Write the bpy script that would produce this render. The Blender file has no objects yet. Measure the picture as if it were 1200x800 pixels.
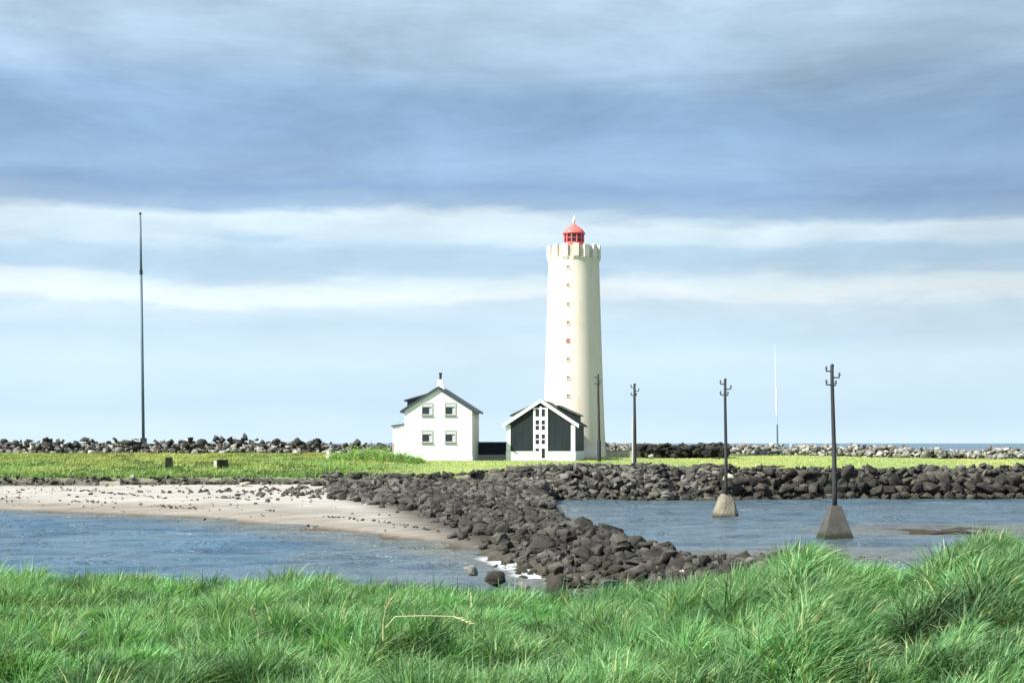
import bpy, bmesh, math, random
import numpy as np
from mathutils import Vector, Matrix
R = math.radians
random.seed(7); rng = np.random.default_rng(7)
S = bpy.context.scene
COL = S.collection

# ------------------------------------------------------------------ camera
EYE = 4.5; F = 1800.0; HZ = 519.0          # metres above the water, focal length and horizon in photo pixels
cam_d = bpy.data.cameras.new('camera'); cam = bpy.data.objects.new('camera', cam_d); COL.objects.link(cam)
cam.location = (0, 0, EYE); cam.rotation_euler = (R(90), 0, 0)
cam_d.lens = 54.0; cam_d.sensor_width = 36.0; cam_d.shift_y = (HZ-400)/1200
cam_d.clip_start = 0.1; cam_d.clip_end = 60000
S.camera = cam

# ------------------------------------------------------------------ exposure, sun, sky
S.view_settings.view_transform = 'Standard'; S.view_settings.look = 'None'
S.view_settings.gamma = 1; S.view_settings.use_curve_mapping = False
S.view_settings.exposure = 0.85
SUN_EL, SUN_AZ = 42.0, 62.0                # azimuth measured from behind the camera towards the left
sd = Vector((-math.sin(R(SUN_AZ))*math.cos(R(SUN_EL)), -math.cos(R(SUN_AZ))*math.cos(R(SUN_EL)), math.sin(R(SUN_EL))))
sl = bpy.data.lights.new('sun', 'SUN'); sl.energy = 5.0; sl.angle = R(0.5); sl.color = (1.0, 0.955, 0.87)
so = bpy.data.objects.new('sun', sl); COL.objects.link(so); so.rotation_euler = sd.to_track_quat('Z', 'Y').to_euler()
so.location = (0, 0, 60)

W = bpy.data.worlds.new('World'); S.world = W; W.use_nodes = True
nt = W.node_tree; nt.nodes.clear()
def srgb(c):
    return tuple(((v/255)/12.92 if v/255 <= 0.04045 else ((v/255+0.055)/1.055)**2.4) for v in c)
class NT:
    def __init__(s, t): s.t = t
    def n(s, typ, **kw):
        nd = s.t.nodes.new(typ)
        for k, v in kw.items():
            if k.startswith('i_'):
                key = k[2:]; key = int(key) if key.isdigit() else key
                nd.inputs[key].default_value = v
            else: setattr(nd, k, v)
        return nd
    def l(s, a, b): s.t.links.new(a, b)
    def math(s, op, a, b=None, clamp=False):
        nd = s.t.nodes.new('ShaderNodeMath'); nd.operation = op; nd.use_clamp = clamp
        for i, v in enumerate((a, b)):
            if v is None: continue
            if isinstance(v, (int, float)): nd.inputs[i].default_value = v
            else: s.l(v, nd.inputs[i])
        return nd.outputs[0]
    def mix(s, fac, a, b, blend='MIX'):
        nd = s.t.nodes.new('ShaderNodeMix'); nd.data_type = 'RGBA'; nd.blend_type = blend
        for key, v in ((0, fac), (6, a), (7, b)):
            if isinstance(v, (int, float)): nd.inputs[key].default_value = v
            elif isinstance(v, (tuple, list)): nd.inputs[key].default_value = tuple(v[:3])+(1,)
            else: s.l(v, nd.inputs[key])
        return nd.outputs[2]
    def ramp(s, fac, stops, interp='LINEAR'):
        nd = s.t.nodes.new('ShaderNodeValToRGB'); nd.color_ramp.interpolation = interp
        e = nd.color_ramp.elements
        while len(e) > 1: e.remove(e[-1])
        e[0].position = stops[0][0]; e[0].color = tuple(stops[0][1][:3])+(1,)
        for p, c in stops[1:]:
            q = e.new(p); q.color = tuple(c[:3])+(1,)
        s.l(fac, nd.inputs[0]); return nd.outputs[0]
    def noise(s, vec, scale, detail=4, rough=0.55, dist=0.0):
        nd = s.n('ShaderNodeTexNoise'); nd.inputs['Scale'].default_value = scale
        nd.inputs['Detail'].default_value = detail; nd.inputs['Roughness'].default_value = rough
        nd.inputs['Distortion'].default_value = dist
        if vec is not None: s.l(vec, nd.inputs['Vector'])
        return nd.outputs[0]
w = NT(nt)
tc = w.n('ShaderNodeTexCoord').outputs['Generated']
sep = w.n('ShaderNodeSeparateXYZ'); w.l(tc, sep.inputs[0])
X_, Y_, Z_ = sep.outputs
hyp = w.math('SQRT', w.math('ADD', w.math('MULTIPLY', X_, X_), w.math('MULTIPLY', Y_, Y_)))
tan = w.math('DIVIDE', Z_, w.math('MAXIMUM', hyp, 0.02))
def stretched(sx, sz, off):
    c = w.n('ShaderNodeCombineXYZ')
    w.l(w.math('ADD', w.math('MULTIPLY', X_, sx), off), c.inputs[0]); w.l(w.math('MULTIPLY', Y_, sx), c.inputs[1])
    w.l(w.math('MULTIPLY', tan, sz), c.inputs[2]); return c.outputs[0]
n1 = w.noise(stretched(3.0, 16, 4.3), 1.0, 5, 0.55)
n2 = w.noise(stretched(5.0, 19, 9.1), 1.0, 7, 0.60, 0.45)
n3 = w.noise(stretched(1.8, 9, 2.2), 1.0, 3, 0.5)
t1 = w.math('ADD', tan, w.math('MULTIPLY', w.math('SUBTRACT', n1, 0.5), 0.042))
t1 = w.math('ADD', t1, w.math('MULTIPLY', X_, 0.006))
n4 = w.noise(stretched(8.0, 42, 3.7), 1.0, 7, 0.6, 0.5)
n5 = w.noise(stretched(7.0, 15, 13.7), 1.0, 6, 0.58, 0.6)
t1 = w.math('ADD', t1, w.math('MULTIPLY', w.math('SUBTRACT', n4, 0.5), 0.026))
GAIN = 5.85
stops = [(0.0,(206,228,241)),(0.02,(194,219,236)),(0.055,(203,225,239)),(0.075,(192,216,233)),(0.089,(198,219,233)),
 (0.095,(224,236,241)),(0.104,(215,231,238)),(0.111,(176,202,223)),(0.124,(174,201,222)),(0.131,(198,218,231)),
 (0.146,(206,223,232)),(0.151,(157,184,210)),(0.164,(136,166,202)),(0.180,(149,179,211)),(0.20,(139,171,206)),
 (0.22,(141,172,204)),(0.245,(165,191,216)),(0.285,(178,201,221)),(0.36,(186,206,222)),(0.5,(176,198,220)),(0.8,(196,212,226))]
cl = w.ramp(t1, [(p, srgb(c)) for p, c in stops])
amp = w.math('MULTIPLY', w.math('MINIMUM', w.math('MULTIPLY', tan, 4.0), 1.0), 1.0)
b2 = w.math('ADD', 1.0, w.math('MULTIPLY', w.math('MULTIPLY', w.math('SUBTRACT', n2, 0.5), 0.95), amp))
b4 = w.math('ADD', 1.0, w.math('MULTIPLY', w.math('MULTIPLY', w.math('SUBTRACT', n4, 0.5), 0.35), amp))
b3 = w.math('ADD', 1.13, w.math('MULTIPLY', w.math('MULTIPLY', w.math('SUBTRACT', w.math('MULTIPLY', w.math('ADD', n3, n5), 0.5), 0.5), 1.45), amp))
lobe = w.math('SUBTRACT', 1.0, w.math('MULTIPLY', w.math('MULTIPLY', X_, amp), 0.42))
gain = w.math('MULTIPLY', w.math('MULTIPLY', w.math('MULTIPLY', w.math('MULTIPLY', b2, b4), b3), lobe), GAIN)
vm = w.n('ShaderNodeVectorMath', operation='SCALE'); w.l(cl, vm.inputs[0]); w.l(gain, vm.inputs['Scale'])
sky = w.n('ShaderNodeTexSky', sky_type='NISHITA', sun_disc=False, sun_elevation=R(SUN_EL), altitude=10, air_density=1.0, dust_density=1.5)
# sun_rotation turns clockwise from +Y seen from above; the sun stands behind the camera and to the left
sky.sun_rotation = math.atan2(sd.x, sd.y)
cov = w.math('ADD', 0.80, w.math('MULTIPLY', w.math('SUBTRACT', n3, 0.5), 0.5), clamp=True)
covv = w.math('SUBTRACT', 1.0, w.math('MULTIPLY', w.math('SUBTRACT', 1.0, cov), w.math('MULTIPLY', tan, 1.6, clamp=True)))
skymix = w.mix(covv, sky.outputs[0], vm.outputs[0])
bg = w.n('ShaderNodeBackground'); w.l(skymix, bg.inputs[0]); bg.inputs[1].default_value = 0.1
wo = w.n('ShaderNodeOutputWorld'); w.l(bg.outputs[0], wo.inputs[0])

# ------------------------------------------------------------------ helpers
def at(px, py, Y): return Vector(((px-600)/F*Y, Y, EYE-(py-HZ)/F*Y))
def xat(px, Y): return (px-600)/F*Y
def tag(o, label=None, cat=None, group=None, kind=None):
    if label: o['label'] = label
    if cat: o['category'] = cat
    if group: o['group'] = group
    if kind: o['kind'] = kind
    return o
def empty(name, loc, rz=0):
    o = bpy.data.objects.new(name, None); COL.objects.link(o); o.location = loc; o.rotation_euler = (0, 0, rz)
    o.empty_display_size = 0.3; return o
def mesh_np(name, co, faces, mat=None, cols=None, smooth=False, link=True):
    """faces: (n,k) int array"""
    co = np.asarray(co, np.float32); faces = np.asarray(faces, np.int32); n, k = faces.shape
    me = bpy.data.meshes.new(name); me.vertices.add(len(co)); me.vertices.foreach_set('co', co.ravel())
    me.loops.add(n*k); me.loops.foreach_set('vertex_index', faces.ravel())
    me.polygons.add(n); me.polygons.foreach_set('loop_start', np.arange(0, n*k, k, dtype=np.int32))
    me.polygons.foreach_set('loop_total', np.full(n, k, np.int32))
    if smooth: me.polygons.foreach_set('use_smooth', np.ones(n, bool))
    if cols is not None:
        for an, cv in cols.items():
            a = me.attributes.new(an, 'FLOAT_COLOR', 'POINT')
            c4 = np.ones((len(co), 4), np.float32); c4[:, :cv.shape[1]] = cv; a.data.foreach_set('color', c4.ravel())
    me.update(calc_edges=True)
    if mat: me.materials.append(mat)
    o = bpy.data.objects.new(name, me)
    if link: COL.objects.link(o)
    return o
class MB:
    def __init__(s): s.v = []; s.f = []
    def add(s, vs, fs):
        b = len(s.v); s.v += [tuple(v) for v in vs]; s.f += [tuple(i+b for i in f) for f in fs]; return s
    def box(s, x0, x1, y0, y1, z0, z1):
        return s.add([(x0,y0,z0),(x1,y0,z0),(x1,y1,z0),(x0,y1,z0),(x0,y0,z1),(x1,y0,z1),(x1,y1,z1),(x0,y1,z1)],
            [(0,3,2,1),(4,5,6,7),(0,1,5,4),(1,2,6,5),(2,3,7,6),(3,0,4,7)])
    def prism(s, poly, y0, y1):
        """poly in xz, counter-clockwise seen from -y; extruded from y0 to y1"""
        n = len(poly)
        vs = [(x, y0, z) for x, z in poly]+[(x, y1, z) for x, z in poly]
        fs = [tuple(range(n)), tuple(range(2*n-1, n-1, -1))]
        fs += [(i, i+n, (i+1) % n+n, (i+1) % n) for i in range(n)]
        return s.add(vs, fs)
    def lathe(s, prof, seg=48, cx=0, cy=0, cap=True):
        vs = []; fs = []
        for r, z in prof:
            for i in range(seg):
                a = 2*math.pi*i/seg; vs.append((cx+r*math.cos(a), cy+r*math.sin(a), z))
        for k in range(len(prof)-1):
            for i in range(seg):
                j = (i+1) % seg; fs.append((k*seg+i, k*seg+j, (k+1)*seg+j, (k+1)*seg+i))
        if cap:
            fs.append(tuple(range(seg-1, -1, -1))); fs.append(tuple((len(prof)-1)*seg+i for i in range(seg)))
        return s.add(vs, fs)
    def tube(s, p0, p1, r0, r1=None, seg=8):
        r1 = r0 if r1 is None else r1; p0 = Vector(p0); p1 = Vector(p1)
        q = (p1-p0).to_track_quat('Z', 'Y'); vs = []
        for p, r in ((p0, r0), (p1, r1)):
            for i in range(seg):
                a = 2*math.pi*i/seg; vs.append(p+q@Vector((r*math.cos(a), r*math.sin(a), 0)))
        fs = [(i, (i+1) % seg, (i+1) % seg+seg, i+seg) for i in range(seg)]
        fs += [tuple(range(seg-1, -1, -1)), tuple(range(seg, 2*seg))]
        return s.add(vs, fs)
    def sweep(s, pts, rad, seg=12):
        vs = []; n = len(pts)
        for (x, y, z), r in zip(pts, rad):
            for i in range(seg): a = 2*math.pi*i/seg; vs.append((x+r*math.cos(a), y+r*math.sin(a), z))
        fs = [(k*seg+i, k*seg+(i+1) % seg, (k+1)*seg+(i+1) % seg, (k+1)*seg+i) for k in range(n-1) for i in range(seg)]
        fs += [tuple(range(seg-1, -1, -1)), tuple((n-1)*seg+i for i in range(seg))]
        return s.add(vs, fs)
    def build(s, name, mat, parent=None, bevel=0, smooth=False, mtx=None):
        me = bpy.data.meshes.new(name); vs = s.v if mtx is None else [mtx@Vector(v) for v in s.v]
        me.from_pydata(vs, [], s.f)
        bm = bmesh.new(); bm.from_mesh(me); bmesh.ops.recalc_face_normals(bm, faces=bm.faces)
        if bevel:
            bmesh.ops.bevel(bm, geom=[e for e in bm.edges if len(e.link_faces) == 2 and e.calc_face_angle(0) > 0.5], offset=bevel, segments=2, affect='EDGES', profile=0.6)
        bm.to_mesh(me); bm.free()
        if smooth:
            for p in me.polygons: p.use_smooth = len(p.vertices) == 4
        me.materials.append(mat); o = bpy.data.objects.new(name, me); COL.objects.link(o)
        if parent is not None: o.parent = parent
        return o

# lattice noise for placing and shaping things
_perm = rng.random((256, 256)).astype(np.float64)
def vnoise(x, y, sc=1.0, off=0):
    x = np.asarray(x, float)*sc+off*17.3; y = np.asarray(y, float)*sc+off*9.7
    xi = np.floor(x).astype(int); yi = np.floor(y).astype(int); fx = x-xi; fy = y-yi
    fx = fx*fx*(3-2*fx); fy = fy*fy*(3-2*fy)
    g = lambda a, b: _perm[a & 255, b & 255]
    return (g(xi, yi)*(1-fx)+g(xi+1, yi)*fx)*(1-fy)+(g(xi, yi+1)*(1-fx)+g(xi+1, yi+1)*fx)*fy
def fbm(x, y, sc, off=0, o=4):
    s = 0; a = 0.5; t = 0
    for k in range(o): s = s+a*vnoise(x, y, sc*2**k, off+k*3); t += a; a *= 0.5
    return s/t
def sstep(a, b, x):
    t = np.clip((np.asarray(x, float)-a)/(b-a), 0, 1); return t*t*(3-2*t)

# ------------------------------------------------------------------ materials
def mat(name, rough=0.7, spec=0.3, metal=0.0):
    m = bpy.data.materials.new(name); m.use_nodes = True; t = NT(m.node_tree)
    b = m.node_tree.nodes['Principled BSDF']; b.inputs['Roughness'].default_value = rough
    b.inputs['Specular IOR Level'].default_value = spec; b.inputs['Metallic'].default_value = metal
    return m, t, b
def paint(name, c, rough=0.6, var=0.12, scale=1.5, bump=0.0, stain=None, zs=1.0, spec=0.3, bscale=12):
    m, t, b = mat(name, rough, spec)
    tc = t.n('ShaderNodeTexCoord').outputs['Object']; mp = t.n('ShaderNodeMapping'); t.l(tc, mp.inputs[0]); mp.inputs['Scale'].default_value = (1, 1, zs)
    n = t.noise(mp.outputs[0], scale, 6, 0.6)
    lo = tuple(v*(1-var) for v in c); hi = tuple(min(1, v*(1+var)) for v in c)
    col = t.ramp(n, [(0.3, lo), (0.7, hi)])
    if stain:
        n2 = t.noise(mp.outputs[0], scale*2.3, 8, 0.7); col = t.mix(t.ramp(n2, [(0.55, (0,)*3), (0.78, (0.7,)*3)]), col, stain)
    t.l(col, b.inputs['Base Color'])
    if bump:
        bn = t.n('ShaderNodeBump'); bn.inputs['Strength'].default_value = bump; bn.inputs['Distance'].default_value = 0.05
        t.l(t.noise(tc, bscale, 6, 0.65), bn.inputs['Height']); t.l(bn.outputs[0], b.inputs['Normal'])
    return m
M = {}
M['tower'] = paint('cream_render', (0.75, 0.67, 0.565), 0.8, 0.05, 0.5, 0.25, (0.55, 0.47, 0.34), 0.18)
M['battlement'] = paint('pale_render', (0.74, 0.70, 0.60), 0.8, 0.08, 1.2, 0.3, (0.42, 0.38, 0.30))
M['parapet'] = paint('tan_render', (0.52, 0.46, 0.36), 0.85, 0.12, 1.2, 0.3, (0.36, 0.30, 0.22))  # parapet ring, darker and more tan than the merlons
M['red'] = paint('red_paint', (0.80, 0.16, 0.14), 0.45, 0.12, 2)
M['white'] = paint('white_paint', (0.82, 0.82, 0.80), 0.6, 0.04, 1.0, 0.06, None)
M['render_white'] = paint('white_render', (0.81, 0.81, 0.79), 0.75, 0.04, 0.8, 0.25, (0.66, 0.66, 0.63), 0.4)
M['slate'] = paint('dark_roofing', (0.045, 0.06, 0.075), 0.55, 0.3, 2.2, 0.2, (0.09, 0.11, 0.10))
M['moss'] = paint('mossy_roofing', (0.07, 0.085, 0.055), 0.8, 0.4, 1.8, 0.3, (0.13, 0.14, 0.08))
M['black'] = paint('black_cladding', (0.014, 0.022, 0.026), 0.6, 0.35, 1.8, 0.1, (0.022, 0.033, 0.038), 0.2)
M['navy'] = paint('dark_shed_paint', (0.012, 0.016, 0.028), 0.6, 0.3, 1.5)
M['concrete'] = paint('concrete', (0.075, 0.073, 0.066), 0.9, 0.35, 1.6, 0.8, (0.07, 0.065, 0.045))
M['mound'] = paint('weathered_mound', (0.22, 0.20, 0.15), 0.9, 0.35, 1.6, 0.9, (0.07, 0.06, 0.04))
M['concrete_pale'] = paint('pale_concrete', (0.42, 0.39, 0.31), 0.85, 0.3, 1.8, 0.8, (0.18, 0.16, 0.11))
M['darkblock'] = paint('dark_weathered_block', (0.028, 0.032, 0.022), 0.85, 0.4, 2, 0.5)
M['wood'] = paint('weathered_pole_wood', (0.036, 0.040, 0.040), 0.75, 0.35, 3, 0.4, (0.09, 0.08, 0.06), 0.15)
M['iron'] = paint('dark_iron', (0.03, 0.035, 0.04), 0.5, 0.3, 3)
M['insul'] = paint('insulator_glaze', (0.05, 0.06, 0.07), 0.25, 0.2, 3, spec=0.5)
M['mast'] = paint('blue_grey_steel', (0.10, 0.15, 0.20), 0.5, 0.2, 1, 0, None, 0.2)
M['glass'] = paint('window_glass', (0.02, 0.025, 0.03), 0.08, 0.2, 3, spec=0.6)
M['blind'] = paint('pale_blind', (0.5, 0.52, 0.52), 0.8, 0.06, 2)
M['tan'] = paint('weathered_timber', (0.42, 0.33, 0.22), 0.8, 0.2, 4)
M['tan_dark'] = paint('weathered_shutter', (0.24, 0.19, 0.14), 0.8, 0.2, 4)
M['lightgrey'] = paint('pale_grey', (0.42, 0.43, 0.41), 0.5, 0.1, 3)

def rock_mat(name, attr=False, base=(0.030, 0.029, 0.027), lich=(0.14, 0.13, 0.105)):
    m, t, b = mat(name, 0.85, 0.25)
    geo = t.n('ShaderNodeNewGeometry'); pos = geo.outputs['Position']
    n = t.noise(pos, 1.3, 8, 0.65); n2 = t.noise(pos, 6.0, 6, 0.7)
    if attr:
        a = t.n('ShaderNodeAttribute', attribute_name='tint').outputs['Color']
    else:
        oi = t.n('ShaderNodeObjectInfo'); a = t.mix(1.0, t.ramp(oi.outputs['Random'], [(0, (0.6, 0.6, 0.62)), (0.5, (1, 0.97, 0.92)), (1, (1.55, 1.45, 1.3))]), base, 'MULTIPLY')
    col = t.mix(t.ramp(n, [(0.48, (0,)*3), (0.74, (0.75,)*3)]), a, lich)
    col = t.mix(t.ramp(n2, [(0.45, (0,)*3), (0.7, (0.5,)*3)]), col, (0.035, 0.032, 0.03))
    # weed and wet darkening near the tide line
    sz = t.n('ShaderNodeSeparateXYZ'); t.l(pos, sz.inputs[0])
    wet = t.math('ADD', sz.outputs[2], t.math('MULTIPLY', n, 0.5))
    wetf = t.ramp(wet, [(0.30, (0.85,)*3), (0.62, (0,)*3)])
    col = t.mix(wetf, col, (0.035, 0.03, 0.018))
    t.l(col, b.inputs['Base Color'])
    bn = t.n('ShaderNodeBump'); bn.inputs['Strength'].default_value = 0.7; bn.inputs['Distance'].default_value = 0.2
    t.l(t.noise(pos, 3.5, 8, 0.7), bn.inputs['Height']); t.l(bn.outputs[0], b.inputs['Normal'])
    return m
M['rock'] = rock_mat('basalt')
M['rock_tint'] = rock_mat('rubble_rock', True)
M['rock_pale'] = rock_mat('pale_rock', False, (0.50, 0.47, 0.38), (0.40, 0.40, 0.30))
M['rock_orange'] = paint('rust_orange_rock', (0.42, 0.13, 0.04), 0.85, 0.3, 2, 0.4, (0.12, 0.07, 0.04))

def leaf_mat(name, sc=1.0, trans=0.35):
    m, t, b = mat(name, 0.55, 0.25)
    a = t.n('ShaderNodeAttribute', attribute_name='tint').outputs['Color']
    t.l(a, b.inputs['Base Color'])
    tr = t.n('ShaderNodeBsdfTranslucent'); t.l(t.mix(1.0, a, (1.2, 1.25, 0.6), 'MULTIPLY'), tr.inputs[0])
    mx = t.n('ShaderNodeMixShader'); mx.inputs[0].default_value = trans
    t.l(b.outputs[0], mx.inputs[1]); t.l(tr.outputs[0], mx.inputs[2])
    out = [n for n in m.node_tree.nodes if n.type == 'OUTPUT_MATERIAL'][0]; t.l(mx.outputs[0], out.inputs[0])
    return m
M['blade'] = leaf_mat('grass_blades')
M['leaf'] = leaf_mat('leaves')

# ------------------------------------------------------------------ terrain
# skyline of the near grass bank, in photo pixels; ridge distance for each
RX = np.array([-400, 0, 100, 165, 230, 310, 370, 430, 500, 560, 610, 650, 700, 760, 830, 870, 900, 945, 990, 1040, 1080, 1140, 1200, 1500])
RY = np.array([668, 664, 669, 662, 674, 668, 664, 674, 684, 690, 694, 698, 692, 684, 671, 660, 648, 632, 656, 660, 646, 616, 622, 618])
def ridge_z(px, Yr): return EYE-(np.interp(px, RX, RY)-HZ)/F*Yr
# left bay waterline (X -> Y), measured from the photo
WLx = np.array([-140, -60, -34, -18.9, -8.7, -3.9, -1.4, 0.3, 1.4, 2.5]); WLy = np.array([112, 106, 102.5, 92, 78.6, 70.5, 63.0, 56.5, 51.5, 48])
# causeway crest
CX = np.array([-9, -5.4, -1.3, 1.4, 3.3, 4.9, 6.8]); CY = np.array([112, 98, 84, 70, 59, 52, 45]); CZ = np.array([1.5, 1.0, 0.75, 0.62, 0.6, 0.5, 0.4])
def rear_y(X): return np.interp(X, [-140, -60, -30, 0, 20, 33, 46, 60, 140], [184, 184, 186, 190, 192, 182, 167, 162, 150])
def grass_edge(X): return np.interp(X, [-140, -40, -20, -10, -4, 2, 12, 42, 140], [120, 120, 121, 122, 123, 124, 125, 129, 131])
def gedge(X, Y): return grass_edge(X)+(fbm(X, Y, 0.22, 3, 4)-0.5)*3.4+(fbm(X, Y, 0.9, 27, 3)-0.5)*2.2
def H(X, Y):
    X = np.asarray(X, float); Y = np.asarray(Y, float)
    nz = fbm(X, Y, 0.22, 3, 4)-0.5; fine = fbm(X, Y, 1.1, 8, 3)-0.5
    seabed = -1.6+nz*0.8
    # plateau
    ge = gedge(X, Y); d = Y-ge
    edge_top = np.where(X < -6, 1.75, np.where(X > 2, 2.42, 1.75+(X+6)/8*0.67))
    plateau = edge_top+(2.72-edge_top)*sstep(0, 24, d)+0.38*sstep(22, 58, d)+nz*0.14*sstep(0, 8, d)+fine*0.08
    rear = rear_y(X); plateau = plateau-(plateau+2.5)*sstep(rear+4, rear+14, Y)
    # sand flat on the left
    wl = np.interp(X, WLx, WLy)+nz*3.5; span = np.maximum(ge-wl, 4)
    u = (Y-wl)/span
    sand = np.where(u < 0, u*3.2, 1.08*np.clip(u, 0, 1)**0.85+0.24*(1-np.exp(-np.maximum(Y-wl, 0)/1.6)))+nz*0.12+fine*0.04
    sand = np.maximum(sand, -1.8)
    sand = sand*(1-sstep(2.2, 4.5, X))-1.8*sstep(2.2, 4.5, X)
    # sea wall slope on the right
    wallf = sstep(-5.6, 0, d)*sstep(-8, 0, X); wall = -0.7+(edge_top+0.7)*wallf
    bank = sstep(-0.35, 0.15, d)
    low = np.maximum(seabed, np.maximum(sand, np.where(X > -9, wall, -9)))
    far = low*(1-bank)+plateau*bank
    # causeway core
    cx = np.interp(-Y, -CY, CX); cz = np.interp(-Y, -CY, CZ)
    e = np.abs(X-cx)/2.9; core = cz-e**2*(cz+0.5)
    core = np.where((Y < 119) & (Y > 41), core+nz*0.5, -9)
    # shoals
    def blob(x0, y0, rx, ry, top): return top-(((X-x0)/rx)**2+((Y-y0)/ry)**2)*0.5+nz*0.5+fine*0.3
    sh = np.maximum(blob(8.2, 55, 3.2, 7, 0.14), np.maximum(blob(22, 79, 7.0, 4.5, 0.02), blob(26, 82, 9, 4.5, -0.14))); sh = np.maximum(sh, blob(3.2, 49, 3, 3, 0.15)); sh = np.maximum(sh, np.maximum(blob(12, 62, 6, 5, 0.03), blob(13, 62, 8, 6, -0.10)))
    z = np.maximum(np.maximum(far, core), np.maximum(sh, -1.9))
    # near bank
    px = 600+X/np.maximum(Y, 4)*F
    Yr = 18.0-2.5*sstep(820, 960, px)
    rz = ridge_z(px, Yr)-0.43
    base = 2.58+0.22*sstep(0, 5, X)
    bankz = base+(rz-base)*sstep(9.5, 16.5, Y*18/Yr)
    hump = (fbm(X, Y, 1.3, 21, 3)-0.5)*0.62*(1-sstep(15, 18, Y))
    bankz = bankz+hump-(bankz+1.2)*sstep(Yr+0.6, Yr+17, Y)
    return np.maximum(z, np.where(Y < 45, bankz, -9))
def gz(x, y): return float(H(np.array([x]), np.array([y]))[0])

def graded(parts):
    out = []
    for a, b, st in parts: out.append(np.arange(a, b, st))
    out.append(np.array([parts[-1][1]], float)); return np.unique(np.round(np.concatenate(out), 4))
def grid(xs, ys):
    X, Y = np.meshgrid(xs, ys); nx, ny = len(xs), len(ys)
    i = np.arange(nx*ny).reshape(ny, nx)
    f = np.stack([i[:-1, :-1], i[:-1, 1:], i[1:, 1:], i[1:, :-1]], -1).reshape(-1, 4)
    return X.ravel(), Y.ravel(), f
xs = graded([(-400, -90, 10), (-90, -46, 1.2), (-46, 52, 0.4), (52, 90, 1.2), (90, 400, 10)])
ys = graded([(-60, 2, 4), (2, 26, 0.25), (26, 42, 0.8), (42, 134, 0.35), (134, 215, 0.8), (215, 330, 8)])
X, Y, f = grid(xs, ys); Z = H(X, Y)
Z = np.where(Y > 212, -2.5, Z)
# cover masks: r grass, g dry sand, b peat / wrack edge
ge = gedge(X, Y); d = Y-ge
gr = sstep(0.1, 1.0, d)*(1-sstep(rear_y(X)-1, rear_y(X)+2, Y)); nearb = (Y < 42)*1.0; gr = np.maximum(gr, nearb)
wl = np.interp(X, WLx, WLy); dry = sstep(0.32, 0.75, Z+(fbm(X, Y, 0.3, 5)-0.5)*0.5)
peat = np.maximum(np.exp(-((d+0.3)/1.0)**2)*(X < 3), sstep(-13, -10, X)*(d < 0.3)*(Y > 42)*(Z > -0.05)*sstep(-6, -3, X-np.interp(-Y, -CY, CX)))
peat = np.maximum(peat, (X > 0)*(d < 0.6)*(Y > 100))
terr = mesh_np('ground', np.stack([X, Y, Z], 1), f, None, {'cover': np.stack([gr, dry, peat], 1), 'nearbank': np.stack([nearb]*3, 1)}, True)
tag(terr, 'grassy headland, sand beach and low shore of the bay', None, None, 'structure')
m, t, b = mat('terrain', 0.9, 0.2)
pos = t.n('ShaderNodeNewGeometry').outputs['Position']; cv = t.n('ShaderNodeSeparateColor'); t.l(t.n('ShaderNodeAttribute', attribute_name='cover').outputs['Color'], cv.inputs[0])
na = t.noise(pos, 0.35, 6, 0.6); nb = t.noise(pos, 2.2, 7, 0.7); nc = t.noise(pos, 9, 5, 0.7)
mp = t.n('ShaderNodeMapping'); t.l(pos, mp.inputs[0]); mp.inputs['Scale'].default_value = (0.25, 1.0, 1.0)
nd = t.noise(mp.outputs[0], 0.9, 6, 0.65)
wetsand = t.ramp(nd, [(0.3, (0.17, 0.152, 0.128)), (0.7, (0.29, 0.262, 0.225))])
drysand = t.ramp(nd, [(0.3, (0.28, 0.26, 0.235)), (0.5, (0.37, 0.345, 0.31)), (0.75, (0.45, 0.425, 0.39))])
sand = t.mix(cv.outputs[1], wetsand, drysand)
sand = t.mix(t.ramp(nc, [(0.62, (0,)*3), (0.72, (0.55,)*3)]), sand, (0.11, 0.09, 0.07))
sz = t.n('ShaderNodeSeparateXYZ'); t.l(pos, sz.inputs[0])
sand = t.mix(t.ramp(t.math('ADD', sz.outputs[2], t.math('MULTIPLY', t.math('SUBTRACT', nb, 0.5), 0.2)), [(0.0, (1,)*3), (0.16, (0,)*3)]), sand, (0.075, 0.062, 0.04))
grs = t.ramp(na, [(0.3, (0.15, 0.26, 0.07)), (0.5, (0.23, 0.33, 0.10)), (0.7, (0.33, 0.39, 0.14))])
grs = t.mix(t.ramp(nb, [(0.35, (0.55,)*3), (0.6, (0,)*3)]), grs, (0.07, 0.12, 0.025))
col = t.mix(t.math('MULTIPLY', cv.outputs[2], t.ramp(nb, [(0.35, (0.7,)*3), (0.6, (1,)*3)])), sand, (0.03, 0.026, 0.018))
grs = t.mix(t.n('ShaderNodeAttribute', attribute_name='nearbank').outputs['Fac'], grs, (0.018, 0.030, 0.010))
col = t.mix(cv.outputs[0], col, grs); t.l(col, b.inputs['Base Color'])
bn = t.n('ShaderNodeBump'); bn.inputs['Strength'].default_value = 0.6; bn.inputs['Distance'].default_value = 0.1; t.l(nb, bn.inputs['Height']); t.l(bn.outputs[0], b.inputs['Normal'])
terr.data.materials.append(m)

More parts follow.
